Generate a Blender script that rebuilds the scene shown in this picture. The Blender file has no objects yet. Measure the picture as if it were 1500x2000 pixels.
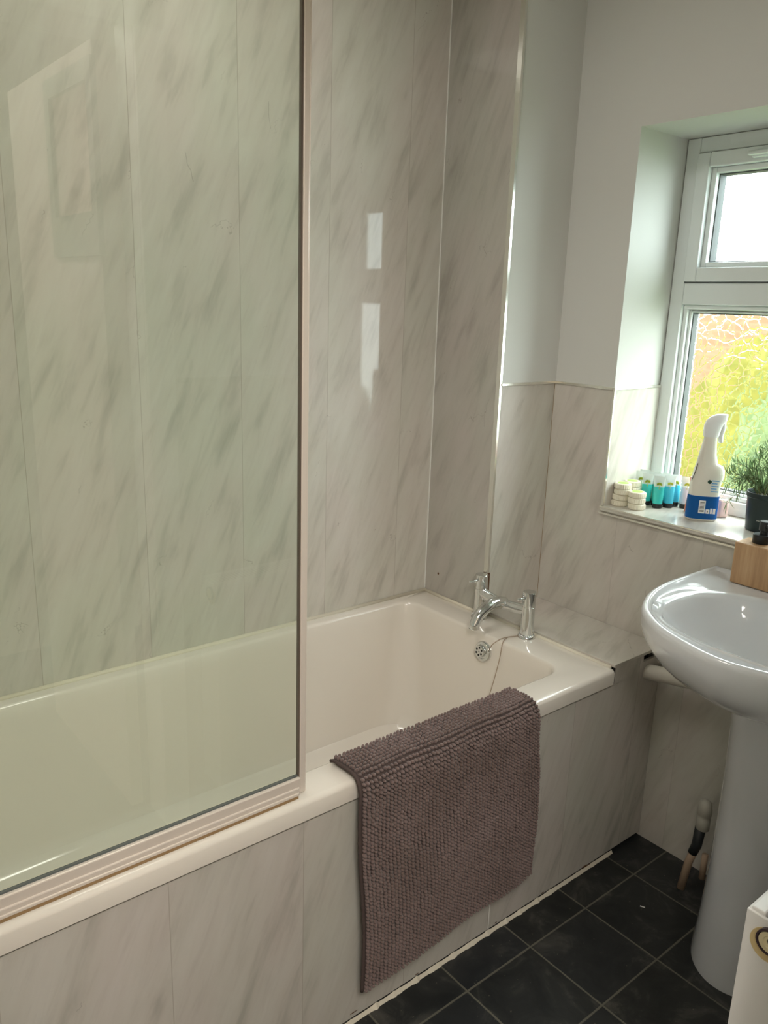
import bpy, bmesh, math, random
import numpy as np
from mathutils import Vector, Matrix
random.seed(7)
rng = np.random.default_rng(7)
S = bpy.context.scene
C = S.collection
PI = math.pi

# ------------------------------------------------------------------ camera, world, light, exposure
CAMP = Vector((-1.6108, -1.749, 1.4353)); YAW, PITCH, ROLL, FPX = 0.8833, -0.2531, 0.0327, 1562.93
cd = bpy.data.cameras.new('camera'); cam = bpy.data.objects.new('camera', cd); C.objects.link(cam)
Fv = Vector((math.cos(PITCH)*math.cos(YAW), math.cos(PITCH)*math.sin(YAW), math.sin(PITCH)))
Rv = Fv.cross(Vector((0, 0, 1))).normalized(); Uv = Rv.cross(Fv)
R2 = math.cos(ROLL)*Rv + math.sin(ROLL)*Uv; U2 = -math.sin(ROLL)*Rv + math.cos(ROLL)*Uv
m = Matrix((R2, U2, -Fv)).transposed().to_4x4(); m.translation = CAMP
cam.matrix_world = m
cd.sensor_fit = 'VERTICAL'; cd.sensor_height = 24.0; cd.sensor_width = 18.0
cd.lens = FPX/2000*24.0; cd.clip_start = 0.01
S.camera = cam
S.view_settings.view_transform = 'Standard'; S.view_settings.look = 'None'
S.view_settings.gamma = 1.0; S.view_settings.use_curve_mapping = False
S.view_settings.exposure = 0.45
S.cycles.use_denoising = True
S.cycles.max_bounces = 12; S.cycles.diffuse_bounces = 6; S.cycles.transmission_bounces = 10
S.cycles.transparent_max_bounces = 16
S.cycles.sample_clamp_indirect = 8.0

W = bpy.data.worlds.new('world'); S.world = W; W.use_nodes = True
SKY = 8.2
wn = W.node_tree; bg = wn.nodes['Background']
bg.inputs[0].default_value = (0.84, 0.94, 0.95, 1); bg.inputs[1].default_value = SKY

def area(name, loc, target, sx, sy, power, col, portal=False, spread=PI):
    l = bpy.data.lights.new(name, 'AREA'); l.shape = 'RECTANGLE'; l.size = sx; l.size_y = sy
    l.energy = power; l.color = col; l.spread = spread
    o = bpy.data.objects.new(name, l); C.objects.link(o); o.location = loc
    o.rotation_euler = (Vector(target)-Vector(loc)).to_track_quat('-Z', 'Y').to_euler()
    if portal: l.cycles.is_portal = True
    return o
# window portal for the sky, and two added fill lights under the bathroom and landing ceilings, out of view
area('window_portal', (0.505, -0.768, 1.39), (-1, -0.768, 1.39), 0.62, 0.96, 1, (1, 1, 1), portal=True)
area('bathroom_fill_light', (-0.85, -0.52, 2.32), (-0.85, -0.60, 0), 0.4, 0.3, 4.2, (1.0, 0.95, 0.88))
area('landing_fill_light', (-1.7, -2.3, 2.28), (-1.5, -1.9, 0), 0.6, 0.6, 26.0, (1.0, 0.95, 0.88))

# ------------------------------------------------------------------ measures (metres; floor z=0, long wall y=0)
H = 0.574; L = 0.233; D1 = -0.26; ZD = 1.238; ZS = 0.914; YW = -0.460; ZT = 1.884; RV = 0.445
YR = -1.075; YO = -1.50; XL = -1.69; CEIL = 2.35; OUT = 0.50; XB_ = .017

# ------------------------------------------------------------------ helpers
def link(o, parent=None):
    C.objects.link(o)
    if parent: o.parent = parent
    return o
def boxuv(me):
    if not me.uv_layers: me.uv_layers.new(name='UVMap')
    uv = me.uv_layers[0].data
    for p in me.polygons:
        n = p.normal; a = [abs(n.x), abs(n.y), abs(n.z)]; k = a.index(max(a))
        for li in p.loop_indices:
            co = me.vertices[me.loops[li].vertex_index].co
            uv[li].uv = (-co.y, co.z) if k == 0 else ((co.x, co.z) if k == 1 else (co.x, co.y))
def fin(name, bm, mat, parent=None, smooth=False, uv=False, normals=True, autosmooth=None):
    if normals: bmesh.ops.recalc_face_normals(bm, faces=bm.faces)
    me = bpy.data.meshes.new(name); bm.to_mesh(me); bm.free()
    if smooth or autosmooth:
        for p in me.polygons: p.use_smooth = True
    if autosmooth: me.set_sharp_from_angle(angle=autosmooth)
    me.update()
    if uv: boxuv(me)
    if mat: me.materials.append(mat)
    return link(bpy.data.objects.new(name, me), parent)
def pyd(name, v, f, mat, parent=None, smooth=True):
    me = bpy.data.meshes.new(name); me.from_pydata([tuple(x) for x in v], [], [tuple(x) for x in f]); me.update()
    if smooth:
        for p in me.polygons: p.use_smooth = True
    me.materials.append(mat)
    return link(bpy.data.objects.new(name, me), parent)
def empty(name, loc=(0, 0, 0), rz=0.0):
    o = bpy.data.objects.new(name, None); o.location = loc; o.rotation_euler = (0, 0, rz); o.empty_display_size = .02
    return link(o)
def tag(o, label, cat, group=None, kind=None):
    o['label'] = label; o['category'] = cat
    if group: o['group'] = group
    if kind: o['kind'] = kind
    return o
def struct(o):
    o['kind'] = 'structure'; return o
def BM(): return bmesh.new()
def box(bm, x0, x1, y0, y1, z0, z1, bev=0, seg=2):
    r = bmesh.ops.create_cube(bm, size=1)
    vs = r['verts']
    bmesh.ops.scale(bm, vec=(abs(x1-x0), abs(y1-y0), abs(z1-z0)), verts=vs)
    bmesh.ops.translate(bm, vec=((x0+x1)/2, (y0+y1)/2, (z0+z1)/2), verts=vs)
    if bev:
        es = list({e for v in vs for e in v.link_edges})
        bmesh.ops.bevel(bm, geom=es, offset=bev, segments=seg, affect='EDGES', profile=.5)
    return bm
def loft(bm, loops, cap0=True, cap1=True, closed=True):
    rows = [[bm.verts.new(p) for p in lp] for lp in loops]
    n = len(rows[0])
    for a, b in zip(rows, rows[1:]):
        for i in range(n if closed else n-1):
            j = (i+1) % n
            bm.faces.new((a[i], a[j], b[j], b[i]))
    if cap0: bm.faces.new(rows[0][::-1])
    if cap1: bm.faces.new(rows[-1])
    return bm
def lathe(bm, prof, c=(0, 0, 0), n=32, axis=(0, 0, 1), cap0=True, cap1=True):
    """prof: list of (r, h) along axis"""
    ax = Vector(axis).normalized(); q = Vector((0, 0, 1)).rotation_difference(ax); c = Vector(c)
    loops = [[c + q @ Vector((r*math.cos(2*PI*i/n), r*math.sin(2*PI*i/n), h)) for i in range(n)] for r, h in prof]
    return loft(bm, loops, cap0, cap1)
def tube(bm, pts, r, n=12, cap=True):
    pts = [Vector(p) for p in pts]; loops = []
    rs = r if isinstance(r, (list, tuple)) else [r]*len(pts)
    up = None
    for i, p in enumerate(pts):
        t = (pts[min(i+1, len(pts)-1)] - pts[max(i-1, 0)]).normalized()
        if up is None:
            up = t.orthogonal().normalized()
        up = (up - t*up.dot(t)).normalized(); s = t.cross(up)
        loops.append([p + rs[i]*(math.cos(2*PI*k/n)*up + math.sin(2*PI*k/n)*s) for k in range(n)])
    return loft(bm, loops, cap, cap)
def bez(p, n=16):
    """Catmull-Rom through points"""
    p = [Vector(x) for x in p]; q = [p[0]*2-p[1]] + p + [p[-1]*2-p[-2]]; out = []
    for i in range(1, len(q)-2):
        for k in range(n):
            t = k/n; a, b, c, d = q[i-1], q[i], q[i+1], q[i+2]
            out.append(.5*((2*b)+(c-a)*t+(2*a-5*b+4*c-d)*t*t+(3*b-a-3*c+d)*t**3))
    out.append(p[-1]); return out
def rrect(x0, x1, y0, y1, r, z, n=8):
    pts = []
    for cx, cy, a0 in ((x1-r, y1-r, 0), (x0+r, y1-r, PI/2), (x0+r, y0+r, PI), (x1-r, y0+r, 1.5*PI)):
        for k in range(n+1):
            a = a0 + PI/2*k/n; pts.append((cx+r*math.cos(a), cy+r*math.sin(a), z))
    return pts
def dup(root, loc, rz=0.0):
    r = root.copy(); C.objects.link(r); r.location = loc; r.rotation_euler = (0, 0, rz)
    for ch in list(root.children):
        c = ch.copy(); C.objects.link(c); c.parent = r
        for g in list(ch.children):
            d = g.copy(); C.objects.link(d); d.parent = c
    return r

# ------------------------------------------------------------------ materials
def mat(name, col=(.8, .8, .8), rough=.5, metal=0, coat=0, spec=.5, trans=0, ior=1.45, sss=0, alpha=1):
    M = bpy.data.materials.new(name); M.use_nodes = True; b = M.node_tree.nodes['Principled BSDF']
    b.inputs['Base Color'].default_value = (*col, 1); b.inputs['Roughness'].default_value = rough
    b.inputs['Metallic'].default_value = metal; b.inputs['Coat Weight'].default_value = coat
    b.inputs['Coat Roughness'].default_value = .05
    b.inputs['Specular IOR Level'].default_value = spec; b.inputs['Transmission Weight'].default_value = trans
    b.inputs['IOR'].default_value = ior; b.inputs['Alpha'].default_value = alpha
    if sss:
        b.inputs['Subsurface Weight'].default_value = sss; b.inputs['Subsurface Radius'].default_value = (.01, .01, .01)
        b.inputs['Subsurface Scale'].default_value = .5
    return M
class NT:
    def __init__(s, M): s.t = M.node_tree; s.b = s.t.nodes.get('Principled BSDF')
    def n(s, typ, **k):
        o = s.t.nodes.new(typ)
        for a, v in k.items(): setattr(o, a, v)
        return o
    def val(s, sock, v):
        if hasattr(v, 'is_output') or isinstance(v, bpy.types.NodeSocket): s.t.links.new(v, sock)
        else: sock.default_value = v
    def m(s, op, a, b=0.0, c=None):
        o = s.n('ShaderNodeMath', operation=op); s.val(o.inputs[0], a); s.val(o.inputs[1], b)
        if c is not None: s.val(o.inputs[2], c)
        return o.outputs[0]
    def noise(s, vec, scale, detail=3, rough=.5, dist=0, out=0):
        o = s.n('ShaderNodeTexNoise'); o.inputs['Scale'].default_value = scale; o.inputs['Detail'].default_value = detail
        o.inputs['Roughness'].default_value = rough; o.inputs['Distortion'].default_value = dist
        if vec is not None: s.t.links.new(vec, o.inputs['Vector'])
        return o.outputs[out]
    def ramp(s, f, stops):
        o = s.n('ShaderNodeValToRGB'); e = o.color_ramp.elements
        while len(e) < len(stops): e.new(.5)
        for i, (p, c) in enumerate(stops): e[i].position = p; e[i].color = (*c, 1)
        s.val(o.inputs[0], f); return o.outputs[0]
    def mix(s, f, a, b, mode='MIX'):
        o = s.n('ShaderNodeMix', data_type='RGBA', blend_type=mode)
        s.val(o.inputs[0], f); s.val(o.inputs[6], a if not isinstance(a, tuple) else (*a, 1)); s.val(o.inputs[7], b if not isinstance(b, tuple) else (*b, 1))
        return o.outputs[2]
    def comb(s, x, y, z=0.0):
        o = s.n('ShaderNodeCombineXYZ'); s.val(o.inputs[0], x); s.val(o.inputs[1], y); s.val(o.inputs[2], z); return o.outputs[0]
    def bump(s, h, strength=.2, dist=.002):
        o = s.n('ShaderNodeBump'); o.inputs['Strength'].default_value = strength; o.inputs['Distance'].default_value = dist
        s.val(o.inputs['Height'], h); s.t.links.new(o.outputs[0], s.b.inputs['Normal']); return o

def marble(name, u0=0.0, w=.256, ang=68, seamcol=(.36, .32, .27), seamw=.0016, rough=.04, tone=1.0, seed=0.0, spec=.30, vertical=True):
    M = mat(name, rough=rough, spec=spec); N = NT(M)
    uv = N.n('ShaderNodeUVMap'); sp = N.n('ShaderNodeSeparateXYZ'); N.t.links.new(uv.outputs[0], sp.inputs[0])
    u, v = sp.outputs[0], sp.outputs[1]
    q = N.m('DIVIDE', N.m('SUBTRACT', u, u0), w)
    k = N.m('FLOOR', q)
    wnz = N.n('ShaderNodeTexWhiteNoise', noise_dimensions='1D'); N.val(wnz.inputs['W'], N.m('ADD', k, seed))
    off = N.m('MULTIPLY', wnz.outputs[0], 37.0)
    a = math.radians(ang)
    s_ = N.m('ADD', N.m('MULTIPLY', u, math.cos(a)), N.m('MULTIPLY', v, math.sin(a)))
    t_ = N.m('SUBTRACT', N.m('MULTIPLY', v, math.cos(a)), N.m('MULTIPLY', u, math.sin(a)))
    vec = N.comb(N.m('MULTIPLY', s_, 4.6), N.m('MULTIPLY', t_, 22.0), off)
    n1 = N.noise(vec, 1.0, 4, .55, .25)
    vec2 = N.comb(N.m('MULTIPLY', s_, 9.0), N.m('MULTIPLY', t_, 60.0), off)
    n2 = N.noise(vec2, 1.0, 4, .6, .3)
    vec3 = N.comb(N.m('MULTIPLY', u, 4.5), N.m('MULTIPLY', v, 2.6), off)
    n3 = N.noise(vec3, 1.0, 2, .5)
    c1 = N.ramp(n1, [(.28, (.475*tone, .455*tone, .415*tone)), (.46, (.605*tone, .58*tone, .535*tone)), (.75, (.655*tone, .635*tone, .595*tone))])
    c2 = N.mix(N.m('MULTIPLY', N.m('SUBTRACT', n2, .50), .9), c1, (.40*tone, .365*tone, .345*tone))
    hue = N.ramp(n3, [(.35, (1.0, .965, .955)), (.65, (.965, .985, .945))])
    c3 = N.mix(1.0, c2, hue, 'MULTIPLY')
    # fine hairline cracks, broken up
    vx = N.n('ShaderNodeTexVoronoi', feature='DISTANCE_TO_EDGE', voronoi_dimensions='2D'); vx.inputs['Scale'].default_value = 1.0
    dn = N.noise(N.comb(N.m('MULTIPLY', u, 30.0), N.m('MULTIPLY', v, 30.0), off), 1.0, 3, .6)
    N.val(vx.inputs['Vector'], N.comb(N.m('ADD', N.m('ADD', N.m('MULTIPLY', t_, 7.0), off), N.m('MULTIPLY', dn, .45)), N.m('ADD', N.m('MULTIPLY', s_, 3.0), N.m('MULTIPLY', dn, .3)), off))
    ln = N.m('LESS_THAN', vx.outputs[0], .0045)
    gate = N.m('GREATER_THAN', N.noise(N.comb(N.m('MULTIPLY', u, 9.0), N.m('MULTIPLY', v, 9.0), N.m('ADD', off, 3.3)), 1.0, 2), .63)
    c4 = N.mix(N.m('MULTIPLY', N.m('MULTIPLY', ln, gate), .38), c3, (.25, .22, .19))
    if vertical:
        fr = N.m('SUBTRACT', q, k); ed = N.m('MULTIPLY', N.m('MINIMUM', fr, N.m('SUBTRACT', 1.0, fr)), w)
        seam = N.m('LESS_THAN', ed, seamw/2)
        c5 = N.mix(N.m('MULTIPLY', seam, .6), c4, seamcol)
        N.bump(N.m('MINIMUM', N.m('DIVIDE', ed, .003), 1.0), .15, .0006)
    else: c5 = c4
    N.t.links.new(c5, N.b.inputs['Base Color'])
    return M
M_wall = marble('marble_wall_panel', u0=-1.150+.256*3, w=.2565)
M_end = marble('marble_end_panel', u0=2.0, w=9.0, seed=4.0, tone=.76)  # lower tone puts the shade of facing away from the window into colour
M_win = marble('marble_window_wall_panel', u0=.515, w=.256, seed=9.0, seamcol=(.45, .42, .38), rough=.24, tone=.98)
M_short = marble('marble_short_wall_panel', u0=-5, w=11.0, seed=15.0, rough=.30)
M_bpanel = marble('marble_bath_panel', u0=-1.170, w=.2600, seed=21.0, rough=.22, tone=.90)
M_ledge = marble('marble_ledge', u0=-5, w=11.0, seed=27.0, ang=20, rough=.18, vertical=False)
M_paint = mat('white_wall_paint', (.66, .66, .63), .55)
M_paint2 = mat('white_wall_paint_landing', (.60, .53, .45), .6)
M_ceil = mat('ceiling_paint', (.80, .79, .76), .7)
for MM in (M_paint,):
    N = NT(MM); tc = N.n('ShaderNodeTexCoord'); N.bump(N.noise(tc.outputs['Object'], 60, 3), .08, .002)
M_bath = mat('cream_acrylic', (.75, .70, .63), .13, coat=.6)
M_ceramic = mat('white_ceramic', (.73, .755, .785), .07, coat=.8)
M_chrome = mat('chrome', (.74, .76, .76), .06, metal=1)
M_trim = mat('polished_trim', (.82, .82, .76), .16, metal=.9)
M_whitepl = mat('white_plastic', (.78, .78, .74), .35)
M_frame = mat('white_upvc', (.76, .80, .80), .25)
M_gasket = mat('grey_gasket', (.10, .11, .11), .6)
M_sealant = mat('cream_sealant', (.72, .67, .55), .45)
M_rail = mat('cream_aluminium', (.74, .66, .59), .28, metal=.15)
M_darkgap = mat('dark_gap', (.02, .018, .016), .9)
M_brownseal = mat('brown_seal_strip', (.30, .19, .09), .5)
M_black = mat('black_plastic', (.018, .022, .024), .35)
M_rad = mat('white_radiator_enamel', (.84, .83, .82), .28)
M_rust = mat('brown_stain', (.10, .045, .02), .8)

def glass_mat(name, tint, refl_rough=0.0, ior=1.5):
    """thin clear pane: fresnel reflection over tinted see-through"""
    M = bpy.data.materials.new(name); M.use_nodes = True; t = M.node_tree; t.nodes.remove(t.nodes['Principled BSDF'])
    out = t.nodes['Material Output']; mx = t.nodes.new('ShaderNodeMixShader'); fr = t.nodes.new('ShaderNodeFresnel')
    fr.inputs[0].default_value = ior
    tr = t.nodes.new('ShaderNodeBsdfTransparent'); tr.inputs[0].default_value = (*tint, 1)
    gl = t.nodes.new('ShaderNodeBsdfGlossy'); gl.inputs['Roughness'].default_value = refl_rough
    ge = t.nodes.new('ShaderNodeNewGeometry'); mu = t.nodes.new('ShaderNodeMath'); mu.operation = 'MULTIPLY'; sb_ = t.nodes.new('ShaderNodeMath'); sb_.operation = 'SUBTRACT'; sb_.inputs[0].default_value = 1.0
    t.links.new(ge.outputs['Backfacing'], sb_.inputs[1]); t.links.new(fr.outputs[0], mu.inputs[0]); t.links.new(sb_.outputs[0], mu.inputs[1])
    t.links.new(mu.outputs[0], mx.inputs[0]); t.links.new(tr.outputs[0], mx.inputs[1]); t.links.new(gl.outputs[0], mx.inputs[2])
    t.links.new(mx.outputs[0], out.inputs[0]); return M
M_glass = glass_mat('shower_glass', (.94, .97, .93), 0.0, 1.8)
M_pane = glass_mat('clear_window_glass', (.97, .99, .98))

# textured obscure glass: wormy ridges over a soft see-through
M_obs = bpy.data.materials.new('obscure_glass'); M_obs.use_nodes = True
N = NT(M_obs); t = N.t; t.nodes.remove(N.b); outn = t.nodes['Material Output']
tc = N.n('ShaderNodeTexCoord')
dn = N.noise(tc.outputs['Object'], 22, 2, .5, 0, 1)
vm = N.n('ShaderNodeVectorMath', operation='MULTIPLY_ADD'); t.links.new(dn, vm.inputs[0]); vm.inputs[1].default_value = (.045, .045, .045); t.links.new(tc.outputs['Object'], vm.inputs[2])
vo = N.n('ShaderNodeTexVoronoi', feature='DISTANCE_TO_EDGE'); vo.inputs['Scale'].default_value = 44; t.links.new(vm.outputs[0], vo.inputs['Vector'])
ridge = N.ramp(vo.outputs[0], [(0.0, (1, 1, 1)), (.045, (.6, .6, .6)), (.11, (0, 0, 0))])
bp = N.n('ShaderNodeBump'); bp.inputs['Strength'].default_value = 1.0; bp.inputs['Distance'].default_value = .0016; t.links.new(ridge, bp.inputs['Height'])
rf = N.n('ShaderNodeBsdfRefraction'); rf.inputs['IOR'].default_value = 1.12; rf.inputs['Roughness'].default_value = .12; rf.inputs['Color'].default_value = (.97, .99, .95, 1)
tl = N.n('ShaderNodeBsdfTranslucent'); tl.inputs[0].default_value = (.9, .95, .8, 1)
gl = N.n('ShaderNodeBsdfGlossy'); gl.inputs['Roughness'].default_value = .15
for nd in (rf, tl, gl): t.links.new(bp.outputs[0], nd.inputs['Normal'])
m1 = N.n('ShaderNodeMixShader'); N.val(m1.inputs[0], N.m('ADD', N.m('MULTIPLY', ridge, .02), .002)); t.links.new(rf.outputs[0], m1.inputs[1]); t.links.new(tl.outputs[0], m1.inputs[2])
m2 = N.n('ShaderNodeMixShader'); m2.inputs[0].default_value = .02; t.links.new(m1.outputs[0], m2.inputs[1]); t.links.new(gl.outputs[0], m2.inputs[2])
t.links.new(m2.outputs[0], outn.inputs[0])

# floor: dark slate-look tiles
TX, TY, OX, OY = .2056, .2010, .0745, -.786
M_floor = mat('slate_tile_vinyl', rough=.38); N = NT(M_floor)
tc = N.n('ShaderNodeTexCoord'); sp = N.n('ShaderNodeSeparateXYZ'); N.t.links.new(tc.outputs['Object'], sp.inputs[0])
qx = N.m('DIVIDE', N.m('SUBTRACT', sp.outputs[0], OX), TX); qy = N.m('DIVIDE', N.m('SUBTRACT', sp.outputs[1], OY), TY)
kx, ky = N.m('FLOOR', qx), N.m('FLOOR', qy); fx, fy = N.m('SUBTRACT', qx, kx), N.m('SUBTRACT', qy, ky)
ex = N.m('MULTIPLY', N.m('MINIMUM', fx, N.m('SUBTRACT', 1.0, fx)), TX); ey = N.m('MULTIPLY', N.m('MINIMUM', fy, N.m('SUBTRACT', 1.0, fy)), TY)
wob = N.m('MULTIPLY', N.m('SUBTRACT', N.noise(tc.outputs['Object'], 40, 2), .5), .002)
ed = N.m('ADD', N.m('MINIMUM', ex, ey), wob); gr = N.m('LESS_THAN', ed, .0022)
wz = N.n('ShaderNodeTexWhiteNoise', noise_dimensions='2D'); N.val(wz.inputs['Vector'], N.comb(kx, ky))
tv = N.comb(sp.outputs[0], sp.outputs[1], N.m('MULTIPLY', wz.outputs[0], 9.0))
cl = N.noise(tv, 10, 6, .68, .8); fine = N.noise(tv, 70, 4, .6)
base = N.ramp(cl, [(.36, (.010, .011, .010)), (.54, (.022, .023, .021)), (.68, (.075, .072, .062))])
base = N.mix(N.m('MULTIPLY', wz.outputs[0], .35), base, (.022, .026, .034))
speck = N.m('GREATER_THAN', N.noise(tc.outputs['Object'], 120, 1), .76)
base = N.mix(N.m('MULTIPLY', speck, .35), base, (.24, .22, .16))
colr = N.mix(gr, base, (.12, .115, .09))
N.t.links.new(colr, N.b.inputs['Base Color']); N.bump(N.m('ADD', N.m('MULTIPLY', fine, .4), N.m('MINIMUM', N.m('DIVIDE', ed, .004), 1.0)), .25, .001)

# ------------------------------------------------------------------ structure
def slab(name, x0, x1, y0, y1, z0, z1, M, parent=None, bev=0):
    bm = BM(); box(bm, x0, x1, y0, y1, z0, z1, bev); return fin(name, bm, M, parent, uv=True)
struct(slab('floor', -2.6, L+.30, -3.0, .10, -.05, 0, M_floor))
struct(slab('ceiling', -2.6, L+.30, -3.0, .10, CEIL, CEIL+.05, M_ceil))
struct(slab('wall_back', XL-.1, L, 0, .10, 0, CEIL, M_wall))
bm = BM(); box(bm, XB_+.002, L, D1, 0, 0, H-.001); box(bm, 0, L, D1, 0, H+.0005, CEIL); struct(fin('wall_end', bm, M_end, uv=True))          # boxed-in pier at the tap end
# painted recess skin on the front of the pier, marble boards below the dado
struct(slab('wall_pier', .0, L, D1-.0006, D1, ZD, CEIL, M_paint))
struct(slab('wall_pier_board', .002, L, D1-.0012, D1, H, ZD-.004, M_short))
# window wall with its opening
bm = BM()
box(bm, L, OUT+.05, YW, .10, 0, CEIL); box(bm, L, OUT+.05, YO-.1, YR, 0, CEIL)
box(bm, L, OUT+.05, YR, YW, ZT, CEIL); box(bm, L, OUT+.05, YR, YW, 0, ZS-.012)
struct(fin('wall_window', bm, M_paint, uv=True))
bm = BM(); T = .004
box(bm, L-T, L, YW, D1, 0, ZD-.004); box(bm, L-T, L, YO, YR, 0, ZD-.004); box(bm, L-T, L, YR, YW, 0, ZS-.012)
struct(fin('wall_window_board', bm, M_win, uv=True))
M_reveal = marble('marble_reveal_board', u0=-5, w=11.0, seed=33.0, rough=.16)
struct(slab('wall_reveal_board', L, RV+.02, YW-.004, YW, ZS, ZD-.004, M_reveal))
sill = struct(slab('window_sill', L-.010, RV+.03, YR, YW, ZS-.012, ZS, M_ledge, bev=.0015)); sill.name = 'trim_sill'
bm = BM(); box(bm, L-.0115, L-.010, YR, YW+.002, ZS-.003, ZS+.001); box(bm, L-.0125, L-.0100, YR, YW+.002, ZS-.020, ZS-.015)
struct(fin('trim_sill_edge', bm, M_trim))
struct(slab('wall_left', XL-.10, XL, YO-.1, 0, 0, CEIL, M_paint))
# wall opposite the bath, with the doorway the photograph is taken from
XJ = -.80
bm = BM(); box(bm, XJ, L, YO-.10, YO, 0, CEIL); box(bm, XL, XJ, YO-.10, YO, 2.03, CEIL)
struct(fin('wall_door', bm, M_paint))
struct(slab('wall_door_board', XJ+.05, L, YO, YO+.004, 0, ZD, marble('marble_door_wall_board', u0=0, w=.256, seed=40.0)))
bm = BM(); box(bm, XJ-.02, XJ+.05, YO, YO+.014, 0, 2.08, .003); box(bm, XL, XJ+.05, YO, YO+.014, 2.01, 2.08, .003); box(bm, XJ-.02, XJ, YO-.10, YO, 0, 2.03)
struct(fin('trim_doorway', bm, M_whitepl))
# landing beyond the doorway
bm = BM(); box(bm, -2.6, L, -3.0, -2.9, 0, CEIL); box(bm, -2.6, -2.5, -2.9, YO-.1, 0, CEIL); box(bm, L, L+.1, -3.0, YO-.1, 0, CEIL); box(bm, -2.5, XL-.1, YO-.1, YO-.0, 0, CEIL)
struct(fin('wall_landing', bm, M_paint2))
door = struct(slab('door_1', XJ-.07, XJ-.035, -2.30, YO-.115, .01, 2.0, M_paint2, bev=.002))
hm = empty('hanging_mirror', (XJ-.071, -1.76, 1.53)); tag(hm, 'grey framed mirror on the open door, reflected in the shower glass', 'mirror')
bm = BM()
box(bm, -.014, 0, -.17, -.135, 0, .43); box(bm, -.014, 0, .135, .17, 0, .43); box(bm, -.014, 0, -.135, .135, 0, .10); box(bm, -.014, 0, -.135, .135, .385, .43)
fin('frame', bm, mat('grey_green_frame', (.22, .26, .20), .4), hm)
bm = BM(); box(bm, -.008, -.004, -.135, .135, .10, .385); fin('mirror_glass', bm, mat('mirror_glass', (.8, .75, .7), .05, metal=1), hm)

# trims: chrome angle on pier corner, corner bead, dado caps, wall joint lines
def trim(name, x0, x1, y0, y1, z0, z1, M, bev=0): return struct(slab(name, x0, x1, y0, y1, z0, z1, M, bev=bev))
bm = BM(); box(bm, -.0020, 0, D1-.001, D1+.012, .705, CEIL); box(bm, -.0020, .006, D1-.0030, D1-.001, .705, CEIL)
struct(fin('trim_pier_corner', bm, M_trim))
trim('trim_pier_corner_gap', -.0022, .009, D1-.0036, D1+.012, H+.006, .703, M_rust)
bm = BM(); box(bm, .004, L, D1-.006, D1, ZD-.005, ZD+.003, .0012)
box(bm, L-.007, L, YW, D1, ZD-.005, ZD+.003, .0012); box(bm, L-.007, RV, YW-.007, YW, ZD-.005, ZD+.003, .0012)
struct(fin('trim_dado', bm, M_trim))
bm = BM(); box(bm, L-.006, L, YW-.006, YW, ZS, ZD-.004); struct(fin('trim_reveal_corner', bm, M_trim))
bm = BM(); box(bm, XJ+.05, L, YO, YO+.01, ZD-.005, ZD+.004); struct(fin('trim_door_wall_dado', bm, M_trim))
trim('trim_inner_corner', -.0018, 0, -.0030, 0, H+.008, CEIL, M_whitepl)
trim('trim_window_wall_corner', L-.0048, L-.0040, D1-.0022, D1-.001, H+.01, ZD-.006, M_brownseal)
# screw hole stain on the end panel
bm = BM(); lathe(bm, [(.0035, 0), (.0035, .0006)], (-.0006, -.059, .644), 12, (1, 0, 0)); struct(fin('trim_screw_hole', bm, M_rust))

# ------------------------------------------------------------------ window
win = struct(empty('window_1', (RV, YW, ZS)))
def wp(name, M, boxes, parent, bev=.003):
    bm = BM()
    for b in boxes: box(bm, *b, bev)
    o = fin(name, bm, M, None); o.parent = parent; o.location = -(Vector(parent.location) if parent.parent is None else Vector(win.location)) if parent is win else (0, 0, 0)
    return o
y1, y0 = YW-.002, YR+.002; z0, z1 = ZS, ZT-.001
TRZ0, TRZ1 = 1.462, 1.520      # transom
# outer frame: stepped profile, mitred look
def ringboxes(x0, x1, ya, yb, za, zb, w):
    return [(x0, x1, yb-w, yb, za, zb), (x0, x1, ya, ya+w, za, zb), (x0, x1, ya+w, yb-w, zb-w, zb), (x0, x1, ya+w, yb-w, za, za+w)]
frame = wp('window_frame', M_frame, ringboxes(RV, RV+.07, y0, y1, z0, z1, .038), win)
fr2 = wp('frame_lip', M_frame, ringboxes(RV+.012, RV+.07, y0+.038, y1-.038, z0+.038, TRZ0, .012) + ringboxes(RV+.022, RV+.07, y0+.050, y1-.050, z0+.050, TRZ0-.012, .008), win)
tr = wp('transom', M_frame, [(RV, RV+.07, y0+.038, y1-.038, TRZ0, TRZ1), (RV+.010, RV+.07, y0+.038, y1-.038, TRZ0-.012, TRZ0)], win)
yc = (y0+y1)/2
sash = wp('sash', M_frame, ringboxes(RV-.012, RV+.055, y0+.040, y1-.040, TRZ1+.002, z1-.040, .036) + ringboxes(RV+.004, RV+.055, y0+.076, y1-.076, TRZ1+.038, z1-.076, .014), win)
wp('sash_gasket', M_gasket, ringboxes(RV+.020, RV+.050, y0+.090, y1-.090, TRZ1+.052, z1-.090, .003), win, 0)
wp('frame_gasket', M_gasket, ringboxes(RV+.030, RV+.055, y0+.058, y1-.058, z0+.058, TRZ0-.020, .003), win, 0)
wp('sash_gap_shadow', M_gasket, ringboxes(RV-.001, RV+.03, y0+.0375, y1-.0375, TRZ1-.0005, z1-.0375, .003), win, 0)  # dark ring stands in for the shadow line between frame and sash
wp('clear_pane', M_pane, [(RV+.034, RV+.038, y0+.090, y1-.090, TRZ1+.052, z1-.090)], win, 0)
bm = BM(); xx = RV+.042
vs = [bm.verts.new(p) for p in ((xx, y1-.060, z0+.060), (xx, y0+.060, z0+.060), (xx, y0+.060, TRZ0-.022), (xx, y1-.060, TRZ0-.022))]; bm.faces.new(vs)
o = fin('obscure_pane', bm, M_obs, win, normals=False); o.location = -win.location
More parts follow.
